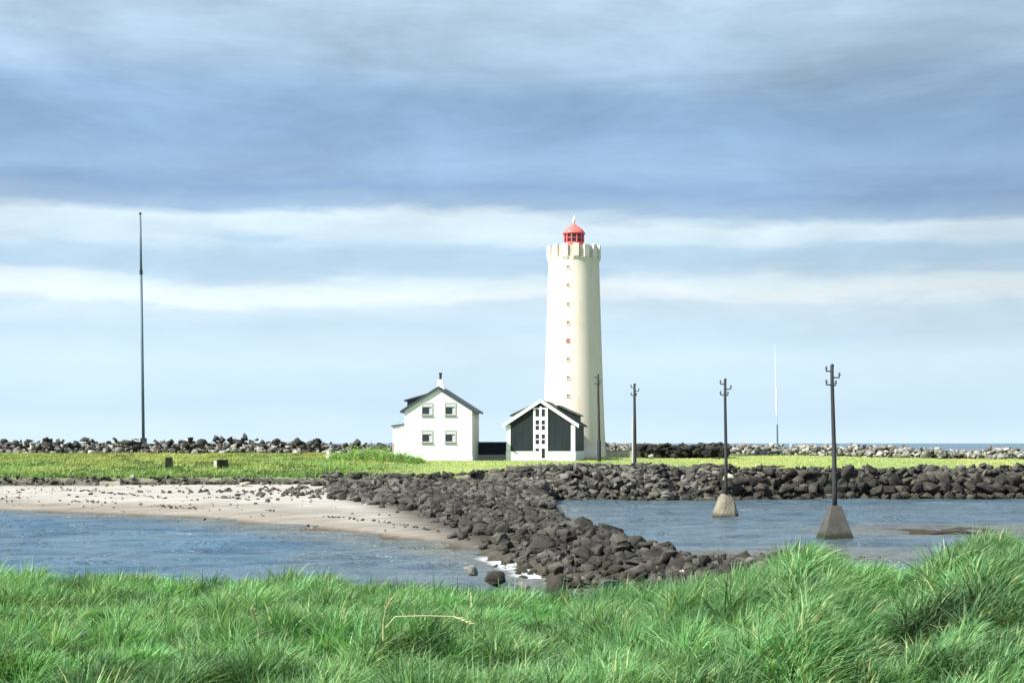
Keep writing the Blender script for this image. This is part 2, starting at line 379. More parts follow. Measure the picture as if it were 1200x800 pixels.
# ------------------------------------------------------------------ water
xs = graded([(-30000, -3000, 3000), (-3000, -300, 300), (-300, -60, 12), (-60, -44, 1), (-44, 52, 0.33), (52, 66, 1), (66, 300, 12), (300, 3000, 300), (3000, 30000, 3000)])
ys = graded([(-600, 20, 40), (20, 40, 1), (40, 130, 0.30), (130, 145, 1.0), (145, 300, 8), (300, 3000, 150), (3000, 40000, 2500)])
X, Y, f = grid(xs, ys)
att = np.where((Y > 36) & (Y < 132) & (np.abs(X) < 56), 1.0, 0.0)
wv = np.zeros_like(X)
for k in range(14):
    a = R(rng.uniform(62, 118)); L = rng.uniform(1.4, 7.0); ph = rng.uniform(0, 6.3)
    kx, ky = math.cos(a)*2*math.pi/L, math.sin(a)*2*math.pi/L
    wv += np.sin(kx*X+ky*Y+ph+1.5*fbm(X, Y, 0.2, k, 2))*0.0075*L**0.75
wv *= (0.5+1.0*fbm(X, Y, 0.12, 31, 3))*att
dep = np.maximum(0.0, -H(X, Y)); sh = np.where(att > 0, 1-sstep(0.02, 0.34, dep), 0)
fn = fbm(X*0.5, Y*1.4, 0.5, 40, 3)
mask = np.where(X < 3, 1.0, 0.0)
# spots where the photograph shows surf: the left bay's right corner, two stretches of the sea wall's foot
spot = lambda x0, y0, rx, ry: np.exp(-(((X-x0)/rx)**2+((Y-y0)/ry)**2))
wash = 0.10*mask+spot(-0.6, 54, 2.8, 6)*1.4+spot(4, 116, 3.2, 2.5)*1.2+spot(33, 122, 9, 3.5)*0.95
band = np.clip(wash*(0.30+1.1*fn), 0, 1)
foam = np.clip(sh*band*1.6, 0, 1)+np.clip(spot(0.0, 52.5, 2.0, 3.0)*1.2*fn*1.5-0.6, 0, 1)
foam = np.clip(foam, 0, 1)
shal = np.where(att > 0, 1-sstep(0.05, 1.1, dep), 0)
water = mesh_np('water', np.stack([X, Y, wv], 1), f, None, {'foam': np.stack([foam, shal, foam], 1)}, True)
tag(water, 'rippled blue grey sea water filling both bays', None, None, 'structure')
m, t, b = mat('sea_water', 0.2, 0.5)
b.inputs['IOR'].default_value = 1.33
pos = t.n('ShaderNodeNewGeometry').outputs['Position']
at_ = t.n('ShaderNodeSeparateColor'); t.l(t.n('ShaderNodeAttribute', attribute_name='foam').outputs['Color'], at_.inputs[0])
mp = t.n('ShaderNodeMapping'); t.l(pos, mp.inputs[0]); mp.inputs['Scale'].default_value = (0.45, 1.0, 1.0)
v1 = t.noise(mp.outputs[0], 1.6, 6, 0.62, 0.5); v2 = t.noise(mp.outputs[0], 0.18, 4, 0.6)
mp2 = t.n('ShaderNodeMapping'); t.l(pos, mp2.inputs[0]); mp2.inputs['Scale'].default_value = (0.35, 0.42, 1.0)
v3 = t.noise(mp2.outputs[0], 1.0, 5, 0.7, 0.8)
fo = t.ramp(t.math('MULTIPLY', at_.outputs[0], t.math('ADD', 0.1, t.math('MULTIPLY', v1, 1.8))), [(0.45, (0,)*3), (1.0, (0.8,)*3)])
deep = t.ramp(v2, [(0.35, (0.03, 0.075, 0.125)), (0.65, (0.065, 0.13, 0.185))])
deep = t.mix(t.math('MULTIPLY', at_.outputs[1], 0.75), deep, (0.13, 0.115, 0.07))
t.l(t.mix(fo, deep, (0.66, 0.70, 0.72)), b.inputs['Base Color'])
t.l(t.math('ADD', 0.2, t.math('MULTIPLY', fo, 0.6)), b.inputs['Roughness'])
bn = t.n('ShaderNodeBump'); bn.inputs['Strength'].default_value = 0.9; bn.inputs['Distance'].default_value = 0.16
t.l(t.math('ADD', v1, t.math('MULTIPLY', v3, 7.0)), bn.inputs['Height']); t.l(bn.outputs[0], b.inputs['Normal'])
water.data.materials.append(m)

# ------------------------------------------------------------------ lighthouse
LY = 167.0; ls = LY/F
LX = xat(672.5, LY)
def lz(py): return EYE-(py-HZ)*ls
Lg = gz(LX, LY)
L = empty('lighthouse', (LX, LY, Lg-0.15)); tag(L, 'tall tapering cream lighthouse with battlemented gallery and red lantern', 'lighthouse')
zb = Lg-0.15
prof = []
for py, hw in ((545, 38.6), (535, 38.3), (531.2, 38.2), (531, 37.6), (520, 37.0), (500, 35.9), (470, 34.7), (440, 33.7), (410, 32.7), (380, 31.7), (350, 30.8), (325, 30.1), (309, 29.6), (306, 29.9), (304, 31.0)):
    prof.append((hw*ls, lz(py)-zb))
prof[0] = (prof[0][0], -0.3)
MB().lathe(prof, 96).build('tower_shaft', M['tower'], L, smooth=True)
gz0, gz1 = lz(305)-zb+0.03, lz(292.5)-zb
# gallery wall behind the merlons and its floor
ring = MB(); seg = 72
def ringwall(mb, r0, r1, z0, z1, seg=72):
    vs = []
    for r, z in ((r0, z0), (r1, z0), (r1, z1), (r0, z1)):
        for i in range(seg): a = 2*math.pi*i/seg; vs.append((r*math.cos(a), r*math.sin(a), z))
    fs = []
    for k in range(4):
        for i in range(seg): j = (i+1) % seg; kk = (k+1) % 4; fs.append((k*seg+i, k*seg+j, kk*seg+j, kk*seg+i))
    mb.add(vs, fs)
ringwall(ring, 27.4*ls, 29.4*ls, gz0, lz(290.6)-zb); ring.build('parapet', M['parapet'], L)
MB().lathe([(27.5*ls, gz0+0.02), (27.5*ls, gz0+0.2)], 48).build('gallery_floor', M['concrete'], L)
NM = 15
for k in range(NM):
    a = 2*math.pi*(k+0.35)/NM; mb = MB(); hw = 0.31
    z0, z1 = gz0-0.02, lz(288.5)-zb
    ri, ro = 28.9*ls, 31.7*ls
    # a blocky merlon with a corbel that tapers back into the shaft below
    poly = [(ri, z0+0.1), (ri+0.06, z0-0.32), (ro-0.02, z0+0.18), (ro, z0+0.3), (ro, z1-0.04), (ro-0.05, z1), (27.9*ls, z1), (27.9*ls, gz1+0.01), (ri, gz1+0.01)]
    poly = [(ri, z0-0.28), (ri+0.05, z0-0.30), (ro, z0+0.16), (ro, z1-0.05), (ro-0.16, z1), (ri, z1)]
    mb.prism(poly, -hw, hw)
    mb.build('merlon', M['battlement'], L, bevel=0.03, mtx=Matrix.Rotation(a, 4, 'Z'))
# windows up the shaft, facing the bay, deep-set with a rim
for i, py in enumerate((316, 337, 359, 380, 401, 422.5, 443.5, 464.5)):
    z = lz(py)-zb; r = np.interp(z, [p[1] for p in prof], [p[0] for p in prof])
    a = -math.pi/2+math.asin(-8.0*ls/r); mt = Matrix.Rotation(a, 4, 'Z')
    mb = MB(); fr = 0.19; q = 0.145
    mb.box(r-0.05, r+0.05, -fr, fr, z+q, z+fr+0.02); mb.box(r-0.05, r+0.07, -fr-0.03, fr+0.03, z-fr-0.03, z-q)
    mb.box(r-0.05, r+0.05, -fr, -q, z-q, z+q); mb.box(r-0.05, r+0.05, q, fr, z-q, z+q)
    wdw = mb.build('window', M['red'] if i == 4 else M['tower'], L, mtx=mt)
    MB().box(r-0.04, r+0.015, -q, q, z-q, z+q).build('pane', M['tan_dark'], wdw, mtx=mt)
# lantern
lx = -0.3*ls
lan = MB().lathe([(13.2*ls, gz0+0.19), (13.2*ls, lz(290)-zb), (13.8*ls, lz(289.5)-zb), (13.8*ls, lz(288)-zb), (12.2*ls, lz(287.5)-zb), (12.2*ls, lz(284.4)-zb)], 40).build('lantern_drum', M['red'], L, smooth=False)
gl = MB().lathe([(10.9*ls, lz(284.4)-zb), (10.9*ls, lz(274.6)-zb)], 32).build('lantern_glass', M['glass'], L)
for k in range(12):
    a = 2*math.pi*(k+.5)/12; r = 11.6*ls
    MB().tube((r*math.cos(a), r*math.sin(a), lz(284.6)-zb), (r*math.cos(a), r*math.sin(a), lz(274.4)-zb), 0.07, seg=6).build('mullion', M['red'], gl)
b_ = MB(); ringwall(b_, 11.0*ls, 12.1*ls, lz(279.9)-zb, lz(279.2)-zb, 32); b_.build('glazing_bar', M['red'], gl)
MB().lathe([(12.6*ls, lz(275)-zb), (13.4*ls, lz(274.2)-zb), (13.3*ls, lz(273.2)-zb), (10.5*ls, lz(269.5)-zb), (6.5*ls, lz(266)-zb), (3.2*ls, lz(264)-zb), (2.4*ls, lz(262.6)-zb), (0.6*ls, lz(262)-zb)], 32).build('lantern_roof', M['red'], L, smooth=True)
MB().lathe([(0.9*ls, lz(262.3)-zb), (1.4*ls, lz(260)-zb), (2.0*ls, lz(258.6)-zb), (1.4*ls, lz(257)-zb), (0.9*ls, lz(256)-zb), (0.35*ls, lz(252.6)-zb)], 16).build('finial', M['white'], L, smooth=True)
MB().box(35.6*ls, 37.6*ls, -0.5, 0.5, 0.9, 1.8).build('fuse_cabinet', M['navy'], L)

# ------------------------------------------------------------------ white house
def window(parent, x, z, wd, ht, y=-0.0, shut=None):
    fr = 0.10
    mb = MB(); mb.box(x-wd/2, x+wd/2, y-0.07, y+0.02, z+ht/2-fr, z+ht/2); mb.box(x-wd/2, x+wd/2, y-0.07, y+0.02, z-ht/2, z-ht/2+fr)
    mb.box(x-wd/2, x-wd/2+fr, y-0.07, y+0.02, z-ht/2+fr, z+ht/2-fr); mb.box(x+wd/2-fr, x+wd/2, y-0.07, y+0.02, z-ht/2+fr, z+ht/2-fr)
    mb.box(x-wd/2+fr, x+wd/2-fr, y-0.06, y+0.02, z+ht*0.14, z+ht*0.14+0.06)
    wo_ = mb.build('window', M['window_frame'], parent)
    MB().box(x-wd/2+fr, x+wd/2-fr, y-0.035, y-0.012, z-ht/2+fr, z+ht*0.14).build('pane', M['glass'], wo_)
    MB().box(x-wd/2+fr, x+wd/2-fr, y-0.04, y-0.012, z+ht*0.14+0.06, z+ht/2-fr).build('blind', M['blind'], wo_)
    MB().box(x+wd*0.20, x+wd/2-fr, y-0.045, y-0.036, z-ht/2+fr, z+ht*0.05).build('curtain', M['blind'], wo_)
    MB().box(x-wd/2-0.06, x+wd/2+0.06, y-0.14, y-0.072, z-ht/2-0.08, z-ht/2+0.0).build('sill', M['sill'], wo_)
    return wo_
M['window_frame'] = paint('aged_white_frame', (0.50, 0.51, 0.49), 0.6, 0.06, 2)
M['sill'] = paint('grey_sill', (0.14, 0.15, 0.15), 0.6, 0.1, 2)
HY = 151.0; hs = F/HY
HXc = xat(513.6, HY); Hz = gz(HXc, HY)-0.05
Hh = empty('white_house', (HXc, HY, Hz), R(-3.6)); tag(Hh, 'white two storey gabled house with dark roof and four front windows', 'house')
hw = 3.33; eave = 5.05; rid = 7.15; dp = 8.2
MB().prism([(-hw, 0.55), (hw, 0.55), (hw, eave), (0, rid), (-hw, eave)], 0, dp).build('wall', M['render_white'], Hh)
MB().box(-hw-0.04, hw+0.04, -0.04, dp+0.04, -0.4, 0.55-0.002).build('plinth', M['render_white'], Hh)
sl_ = (rid-eave)/hw; ov = 0.42; th = 0.20
def slab(x0, z0, x1, z1, y0, y1, th): return [(x0, z0), (x1, z1), (x1, z1+th), (x0, z0+th)]
rf = MB()
rf.prism([(-hw-ov, eave-ov*sl_+0.01), (0, rid+0.01), (hw+ov, eave-ov*sl_+0.01), (hw+ov, eave-ov*sl_+0.01+th), (0, rid+th+0.05), (-hw-ov, eave-ov*sl_+0.01+th)][::1], -0.22, dp+0.22)
roof = rf.build('roof', M['slate'], Hh)
ch = MB(); ch.add([(-0.42, 1.6, rid-0.1), (0.42, 1.6, rid-0.1), (0.42, 2.4, rid-0.1), (-0.42, 2.4, rid-0.1), (-0.23, 1.75, rid+1.0), (0.23, 1.75, rid+1.0), (0.23, 2.25, rid+1.0), (-0.23, 2.25, rid+1.0)],
   [(0, 3, 2, 1), (4, 5, 6, 7), (0, 1, 5, 4), (1, 2, 6, 5), (2, 3, 7, 6), (3, 0, 4, 7)])
cho = ch.build('chimney', M['white'], roof)
MB().lathe([(0.13, rid+1.0), (0.13, rid+1.5), (0.17, rid+1.52), (0.17, rid+1.66)], 12, 0, 2.0).build('chimney_pipe', M['iron'], roof)
# shed dormer on the left slope, set back from the gable
dm = MB(); dm.prism([(-hw+0.05, eave-0.05), (-1.2, rid-0.75*1.15), (-1.2, rid-0.50), (-hw+0.05, eave+0.95)], 1.6, 5.6)
dmo = dm.build('dormer', M['slate'], Hh)
MB().prism([(-hw-0.25, eave+0.92), (-1.1, rid-0.5), (-1.1, rid-0.36), (-hw-0.25, eave+1.06)], 1.4, 5.8).build('dormer_roof', M['slate'], dmo)
MB().box(-hw+0.0, -hw+0.045, 2.2, 5.0, eave+0.35, eave+0.85).build('dormer_window', M['glass'], dmo)
for px in (500.3, 527.6):
    for py in (478.5, 510.5):
        window(Hh, (px-513.6)/hs, (540-py)/hs+0.03, 1.12, 1.26)
ex = MB(); ex.prism([(-hw-1.25, -0.3), (-hw+0.0, -0.3), (-hw+0.0, 3.62), (-hw-1.25, 3.45)], 0.6, 5.2)
exo = ex.build('lean_to', M['render_white'], Hh)
MB().prism([(-hw-1.42, 3.46), (-hw-0.005, 3.65), (-hw-0.005, 3.75), (-hw-1.42, 3.56)], 0.45, 5.4).build('lean_to_roof', M['slate'], exo)

# ------------------------------------------------------------------ black barn with white trim
BY = 152.5; bs = F/BY; BXc = xat(633.6, BY)
Bz = gz(BXc, BY)+0.12
B = empty('black_barn', (BXc, BY, Bz), R(-8)); tag(B, 'low black clad gabled building with white trim and tall central window strip', 'barn')
hw = 3.42; eave = 3.5; rid = 5.75; dp = 9.5; sl_ = (rid-eave)/hw
MB().prism([(-hw, 0.82), (hw, 0.82), (hw, eave), (0, rid), (-hw, eave)], 0, dp).build('wall', M['black'], B)
MB().box(-hw-0.05, hw+0.05, -0.08, dp+0.05, -0.4, 0.82-0.002).build('plinth', M['white'], B)
ov = 0.34; z_e = eave-ov*sl_
MB().prism([(-hw-ov, z_e+0.01), (0, rid+0.01), (hw+ov, z_e+0.01), (hw+ov, z_e+0.16), (0, rid+0.18), (-hw-ov, z_e+0.16)], -0.18, dp+0.2).build('roof', M['moss'], B)
for s in (-1, 1):
    p = [(s*(hw+ov+0.06), z_e-0.16), (0, rid-0.12), (0, rid+0.26), (s*(hw+ov+0.06), z_e+0.22)]
    MB().prism(p if s < 0 else p[::-1], -0.30, -0.182).build('bargeboard', M['white'], B)
    MB().box(*(sorted((s*hw-s*0.40, s*hw+s*0.02))), -0.055, -0.002, 0.84, eave-0.08).build('corner_post', M['white'], B)
    # black panel framed between post and glazing strip
    xa, xb = s*(hw-0.42), s*0.76
    top = lambda x: rid-abs(x)*sl_-0.22
    p = [(xa, 0.86), (xb, 0.86), (xb, top(xb)), (xa, top(xa))]
    MB().prism(p if s < 0 else p[::-1], -0.03, -0.002).build('cladding_panel', M['black'], B)
    # shed dormer, sunlit left and shaded right put into its colour
    xo, xi = s*(hw-0.15), s*1.3
    p = [(xi, rid-abs(xi)*sl_-0.1), (xo, rid-abs(xo)*sl_-0.1), (xo, eave+0.95), (xi, rid-abs(xi)*sl_+0.50)]
    dmo = MB().prism(p, 3.2, 7.6).build('dormer', M['black'] if s > 0 else M['white'], B)
    p = [(xi, rid-abs(xi)*sl_+0.50), (xo+s*0.25, eave+0.86), (xo+s*0.25, eave+0.98), (xi, rid-abs(xi)*sl_+0.62)]
    MB().prism(p, 3.0, 7.8).build('dormer_roof', M['moss'], dmo)
fr = MB(); x0, x1 = -0.73, 0.73; ytop = rid-0.73*sl_-0.14
rows = [(0.13, 1.10), (1.52, 2.50), (2.92, 3.90), (4.25, 5.0)]
def fbox(a, b_, z0, z1): fr.box(a, b_, -0.12, -0.035, z0, z1)
fr.prism([(x0, 0.0), (x0+0.22, 0.0), (x0+0.22, ytop), (x0, ytop)], -0.12, -0.035)
fr.prism([(x1-0.28, 0.0), (x1, 0.0), (x1, ytop), (x1-0.28, ytop)], -0.12, -0.035)
fbox(-0.13, 0.10, 0.0, ytop+0.15)
zz = 0.0
for z0, z1 in rows:
    fbox(x0+0.22, -0.13, zz, z0); fbox(0.10, x1-0.28, zz, z0); zz = z1
fbox(x0+0.22, -0.13, zz, ytop); fbox(0.10, x1-0.28, zz, ytop)
MBs = fr.build('window_strip', M['white'], B)
for i, (z0, z1) in enumerate(rows):
    MB().box(x0+0.22, -0.13, -0.075, -0.032, z0, z1).build('pane', M['glass'], MBs)
    if i: MB().box(0.10, x1-0.28, -0.075, -0.032, z0, z1).build('pane', M['glass'], MBs)
    if 0 < i < 3 or i == 0:
        MB().box(x0+0.22, -0.13, -0.095, -0.078, (z0+z1)/2-0.05, (z0+z1)/2+0.05).build('glazing_bar', M['white'], MBs)
    if i in (1, 2): MB().box(0.10, x1-0.28, -0.095, -0.078, (z0+z1)/2-0.05, (z0+z1)/2+0.05).build('glazing_bar', M['white'], MBs)
dr = MB().box(0.10, x1-0.28, -0.085, -0.032, -0.05, 1.10).build('door', M['navy'], B)
MB().box(0.14, 0.17, -0.13, -0.087, 0.45, 0.6).build('handle', M['lightgrey'], dr)

# low dark shed between the two
SY = 158.0; sx0, sx1 = xat(558, SY), xat(594, SY)
sg = gz((sx0+sx1)/2, SY)
sh_ = empty('low_shed', ((sx0+sx1)/2, SY, sg)); tag(sh_, 'long low dark shed on a pale footing between the white house and black barn', 'shed')
wd = (sx1-sx0)/2
MB().box(-wd, wd, 0, 3, 0.5, 1.72).build('wall', M['navy'], sh_); MB().box(-wd-0.03, wd+0.03, -0.05, 3.05, -0.3, 0.498).build('footing', M['lightgrey'], sh_)
MB().box(-wd-0.1, wd+0.1, -0.15, 3.15, 1.722, 1.82).build('roof', M['slate'], sh_)
# pale low wall at the foot of the tower
wx0, wx1 = xat(706, 166), xat(741, 166); lw = MB().box(0, wx1-wx0, 0, 0.35, -0.3, 0.72).box(-0.04, wx1-wx0+0.04, -0.04, 0.39, 0.722, 0.80)
o = lw.build('low_wall', M['concrete_pale'], None, bevel=0.02); o.location = (wx0, 166.5, gz(wx0, 166)); tag(o, 'low pale concrete wall running right from the foot of the lighthouse', 'wall')

# ------------------------------------------------------------------ masts and poles
MY = 184.0; ms = MY/F; b0 = at(168.3, 530, MY); tp = at(164.4, 251, MY)
mroot = empty('radio_mast', (b0.x, b0.y, gz(b0.x, MY)-0.3)); tag(mroot, 'tall thin blue grey pole mast rising from the stone bank at far left', 'mast')
h = tp.z-mroot.location.z; lean = tp.x-b0.x
pt = lambda u: (lean*u, 0, h*u)
u1 = (h-(318-251)*ms)/h
MB().tube((0, 0, 0), pt(u1), 0.19, 0.16, 12).build('lower_section', M['mast'], mroot, smooth=True)
MB().tube(pt(u1), pt(0.995), 0.145, 0.115, 12).build('upper_section', M['mast'], mroot, smooth=True)
MB().tube(pt(u1-0.012), pt(u1+0.006), 0.20, 0.20, 12).build('collar', M['iron'], mroot)
MB().lathe([(0.05, h-0.1), (0.17, h), (0.17, h+0.12), (0.05, h+0.22)], 12, lean, 0).build('mast_cap', M['iron'], mroot)
MB().box(-0.32, 0.32, -0.3, 0.3, 0, 2.3).build('equipment_box', M['iron'], mroot)
# distant white aerial
AY = 520.0; as_ = AY/F; b0 = at(911.5, HZ, AY)
ar = empty('distant_aerial', (b0.x, AY, -0.5)); tag(ar, 'very thin white aerial mast far beyond the stones, right of the lighthouse', 'aerial')
zt = lambda py: EYE-(py-HZ)*as_+0.5
lx = lambda py: (908.0+(py-405)*3.4/114-911.5)*as_
MB().tube((lx(519), 0, 0), (lx(497), 0, zt(497)), 0.30, 0.26, 10).build('base_section', M['mast'], ar)
MB().tube((lx(497), 0, zt(497)), (lx(486), 0, zt(486)), 0.12, 0.12, 8).build('joint_section', M['lightgrey'], ar)
MB().tube((lx(486), 0, zt(486)), (lx(444), 0, zt(444)), 0.27, 0.2, 10).build('middle_section', M['white'], ar)
MB().tube((lx(444), 0, zt(444)), (lx(404), 0, zt(404)), 0.12, 0.04, 10).build('top_section', M['white'], ar)

def pole(px, top, foot, Y, px_top, label, base=None, r=0.13, arms=None):
    sc = Y/F; z0 = gz(xat(px, Y), Y)-0.2 if base is None else -1.0
    root = empty('utility_pole', (xat(px, Y), Y, z0)); tag(root, label, 'utility pole', 'old wooden utility poles crossing the bay')
    h = EYE-(top-HZ)*sc-z0; ln = (px_top-px)*sc
    zfoot = 0 if base is None else EYE-(foot-HZ)*sc-z0-0.15
    us = [i/9 for i in range(10)]
    mb = MB().sweep([(ln*u+0.02*math.sin(5*u), 0, zfoot+(h-zfoot)*u) for u in us], [r*(1.10-0.34*u) for u in us], 14)
    mb.build('pole_shaft', M['wood'], root, smooth=True)
    # staggered swan-neck brackets with insulators
    for k, (s, dz, reach) in enumerate(((-1, 0.28, 0.30), (1, 0.58, 0.32), (-1, 0.92, 0.30), (1, 0.95, 0.14))):
        z = h-dz; u = z/h; x = ln*u
        bk = MB().tube((x, -0.02, z), (x+s*reach, -0.05, z), 0.035, 0.03, 8).tube((x+s*reach, -0.05, z-0.02), (x+s*reach, -0.05, z+0.14), 0.028, 0.024, 8)
        bo = bk.build('bracket', M['iron'], root)
        MB().lathe([(0.035, z+0.09), (0.065, z+0.10), (0.06, z+0.15), (0.038, z+0.17), (0.055, z+0.2), (0.03, z+0.24)], 12, x+s*reach, -0.05).build('insulator', M['insul'], bo, smooth=True)
    MB().lathe([(r*0.85, h-0.06), (r*0.80, h+0.02), (0.03, h+0.08)], 12, ln, 0).build('pole_cap', M['iron'], root)
    MB().tube((ln, -r*0.5, h-1.15), (ln, -r*0.5, h-0.1), 0.06, 0.06, 8).build('bracket_plate', M['iron'], root)
    return root, h
p3, _ = pole(978.2, 428, 592, 73.0, 975.3, 'nearest dark utility pole on a smooth pyramid of concrete standing in the water', 'c', 0.108)
s3 = 73/F
def frustum(top_w, bot_w, z0, z1, dt=0, y_=1.0, mb=None, nl=1):
    mb = mb or MB(); a, b2 = bot_w/2, top_w/2
    return mb.add([(-a, -a*y_, z0), (a, -a*y_, z0), (a, a*y_, z0), (-a, a*y_, z0), (-b2+dt, -b2*y_, z1), (b2+dt, -b2*y_, z1), (b2+dt, b2*y_, z1), (-b2+dt, b2*y_, z1)],
                  [(0, 3, 2, 1), (4, 5, 6, 7), (0, 1, 5, 4), (1, 2, 6, 5), (2, 3, 7, 6), (3, 0, 4, 7)])
bz = 1.0
frustum(12*s3, 37.5*s3, bz-0.1, bz+38*s3).build('concrete_base', M['concrete'], p3, bevel=0.05, mtx=Matrix.Translation((0.2*s3, 0, 0))@Matrix.Rotation(R(4), 4, 'Z'))
MB().box(-0.9, 0.9, -0.9, 0.9, 0, bz-0.12).build('footing', M['concrete'], p3)
p2, _ = pole(850.5, 444.5, 581, 92.0, 850.0, 'dark utility pole on a broken pale concrete mound standing in the water', 'c', 0.10)
s2 = 92/F
# broken mound: an irregular faceted lump
bm = bmesh.new(); r_ = random.Random(4)
for zq, rq, nq in ((0.55, 18, 9), (0.95, 17.2, 9), (1.35, 15, 8), (1.8, 12.0, 8), (2.15, 9.6, 7), (2.38, 6.6, 6)):
    a0 = r_.uniform(0, 6)
    for k in range(nq):
        a = a0+2*math.pi*(k+r_.uniform(-.3, .3))/nq; q = rq*s2*r_.uniform(0.86, 1.06)
        bm.verts.new((q*math.cos(a), q*0.85*math.sin(a), zq+r_.uniform(-.09, .09)))
bmesh.ops.convex_hull(bm, input=bm.verts)
bmesh.ops.delete(bm, geom=[v for v in bm.verts if not v.link_faces], context='VERTS')
bmesh.ops.triangulate(bm, faces=bm.faces)
bmesh.ops.subdivide_edges(bm, edges=list(bm.edges), cuts=2, use_grid_fill=True)
for v in bm.verts: v.co *= 1+r_.uniform(-0.02, 0.02)
me = bpy.data.meshes.new('concrete_base'); bm.to_mesh(me); bm.free(); me.materials.append(M['mound'])
o = bpy.data.objects.new('concrete_base', me); COL.objects.link(o); o.parent = p2
MB().box(-0.6, 0.6, -0.5, 0.5, 0, 0.7).build('footing', M['concrete'], p2)
p1, h1 = pole(743.8, 450, 0, 127.0, 743.8, 'utility pole with a pale strip up its lower half, at the grass edge', None, 0.13)
MB().tube((-0.17, -0.05, 0), (-0.14, -0.05, h1*0.62), 0.085, 0.075, 10).build('pale_strip', M['lightgrey'], p1)  # added tube standing for the pole's pale lower left strip
for key in ('concrete', 'mound'):                      # weed line where the sea stands against the concrete
    tt_ = NT(M[key].node_tree); pb = M[key].node_tree.nodes['Principled BSDF']; src = pb.inputs['Base Color'].links[0].from_socket
    ps = tt_.n('ShaderNodeNewGeometry').outputs['Position']; z_ = tt_.n('ShaderNodeSeparateXYZ'); tt_.l(ps, z_.inputs[0])
    f_ = tt_.ramp(tt_.math('ADD', z_.outputs[2], tt_.math('MULTIPLY', tt_.noise(ps, 3.0, 5, 0.7), 0.5)), [(0.40, (0.9,)*3), (0.62, (0,)*3)])
    tt_.l(tt_.mix(f_, src, (0.022, 0.024, 0.012)), pb.inputs['Base Color'])
p0, h0 = pole(702.0, 439, 0, 146.0, 701.0, 'dark utility pole standing right in front of the lighthouse', None, 0.13)
MB().tube((0, -0.02, 0), (0, -0.02, 2.2), 0.2, 0.19, 10).build('pole_sleeve', M['iron'], p0)

# ------------------------------------------------------------------ small things on the grass
def block(name, px, py_b, Y, wpx, hpx, depth, m, label, cat, rz=0.0, taper=0.06, group=None):
    s = Y/F; x = xat(px, Y); z = EYE-(py_b-HZ)*s; g = gz(x, Y); h_ = hpx*s+max(0, z-g)*1.0
    mb = MB(); a = wpx*s/2; b2 = a*(1-taper)
    mb.add([(-a, -depth/2, -0.2), (a, -depth/2, -0.2), (a, depth/2, -0.2), (-a, depth/2, -0.2), (-b2, -depth/2*.95, h_), (b2, -depth/2*.95, h_), (b2, depth/2*.95, h_*0.97), (-b2, depth/2*.95, h_*0.97)],
           [(0, 3, 2, 1), (4, 5, 6, 7), (0, 1, 5, 4), (1, 2, 6, 5), (2, 3, 7, 6), (3, 0, 4, 7)])
    o = mb.build(name, m, None, bevel=0.05); o.location = (x, Y, g); o.rotation_euler.z = rz; tag(o, label, cat, group); return o
block('stone_block', 198, 556, 134, 9, 13, 0.6, M['darkblock'], 'narrow upright dark block on the grass, nearer the tall mast', 'block', R(12))
bb = block('stone_block', 259.5, 555, 134, 13.5, 10.5, 0.9, M['darkblock'], 'wider dark box-like block on the grass with sunlight painted pale on its left end', 'block', R(28))
sB = 134/F
MB().box(-7.6*sB, -6.76*sB, -0.40, 0.40, 0.02, 9.2*sB).build('sunlit_end', M['concrete_pale'], bb, bevel=0.02)  # sunlight on the left end put in as a pale slab
block('marker_post', 384.5, 536, 150, 3.5, 8, 0.25, M['white'], 'small white marker post on the grass left of the white house', 'marker post')
block('wooden_post', 460.5, 540, 148.5, 2.0, 21, 0.16, M['tan'], 'thin tan wooden post at the left corner of the white house', 'post')
block('driftwood_plank', 129, 565.0, 118.6, 24, 1.2, 0.3, M['concrete_pale'], 'long pale plank lying at the top of the beach', 'plank', R(4), 0.02)

# ------------------------------------------------------------------ rocks
def rock_np(seed, sub=2, planes=14, flat=0.8):
    # broken angular block: hull of a few scattered points, its long edges split and roughened
    r = random.Random(seed); bm = bmesh.new(); sx, sy, sz_ = r.uniform(0.95, 1.35), r.uniform(0.75, 1.05), r.uniform(0.6, 0.95)
    for _ in range(10 if sub == 2 else 12):
        d = Vector((r.gauss(0, 1), r.gauss(0, 1), r.gauss(0, 1))).normalized()*r.uniform(0.82, 1.2); bm.verts.new(d)
    res = bmesh.ops.convex_hull(bm, input=bm.verts)
    bmesh.ops.delete(bm, geom=[v for v in bm.verts if not v.link_faces], context='VERTS')
    bmesh.ops.bevel(bm, geom=list(bm.edges), offset=0.03 if sub == 2 else 0.045, segments=1, affect='EDGES', profile=0.5)
    bmesh.ops.triangulate(bm, faces=bm.faces)
    if sub > 2:
        bmesh.ops.subdivide_edges(bm, edges=[e for e in bm.edges if e.calc_length() > 0.3], cuts=1, use_grid_fill=False)
        bmesh.ops.triangulate(bm, faces=bm.faces)
        for v in bm.verts: v.co *= 1+r.uniform(-0.05, 0.05)
    bm.verts.index_update()
    co = [(v.co.x*sx, v.co.y*sy, v.co.z*sz_) for v in bm.verts]; fs = [tuple(v.index for v in f_.verts) for f_ in bm.faces]; bm.free()
    return np.array(co, np.float32), np.array(fs, np.int32)
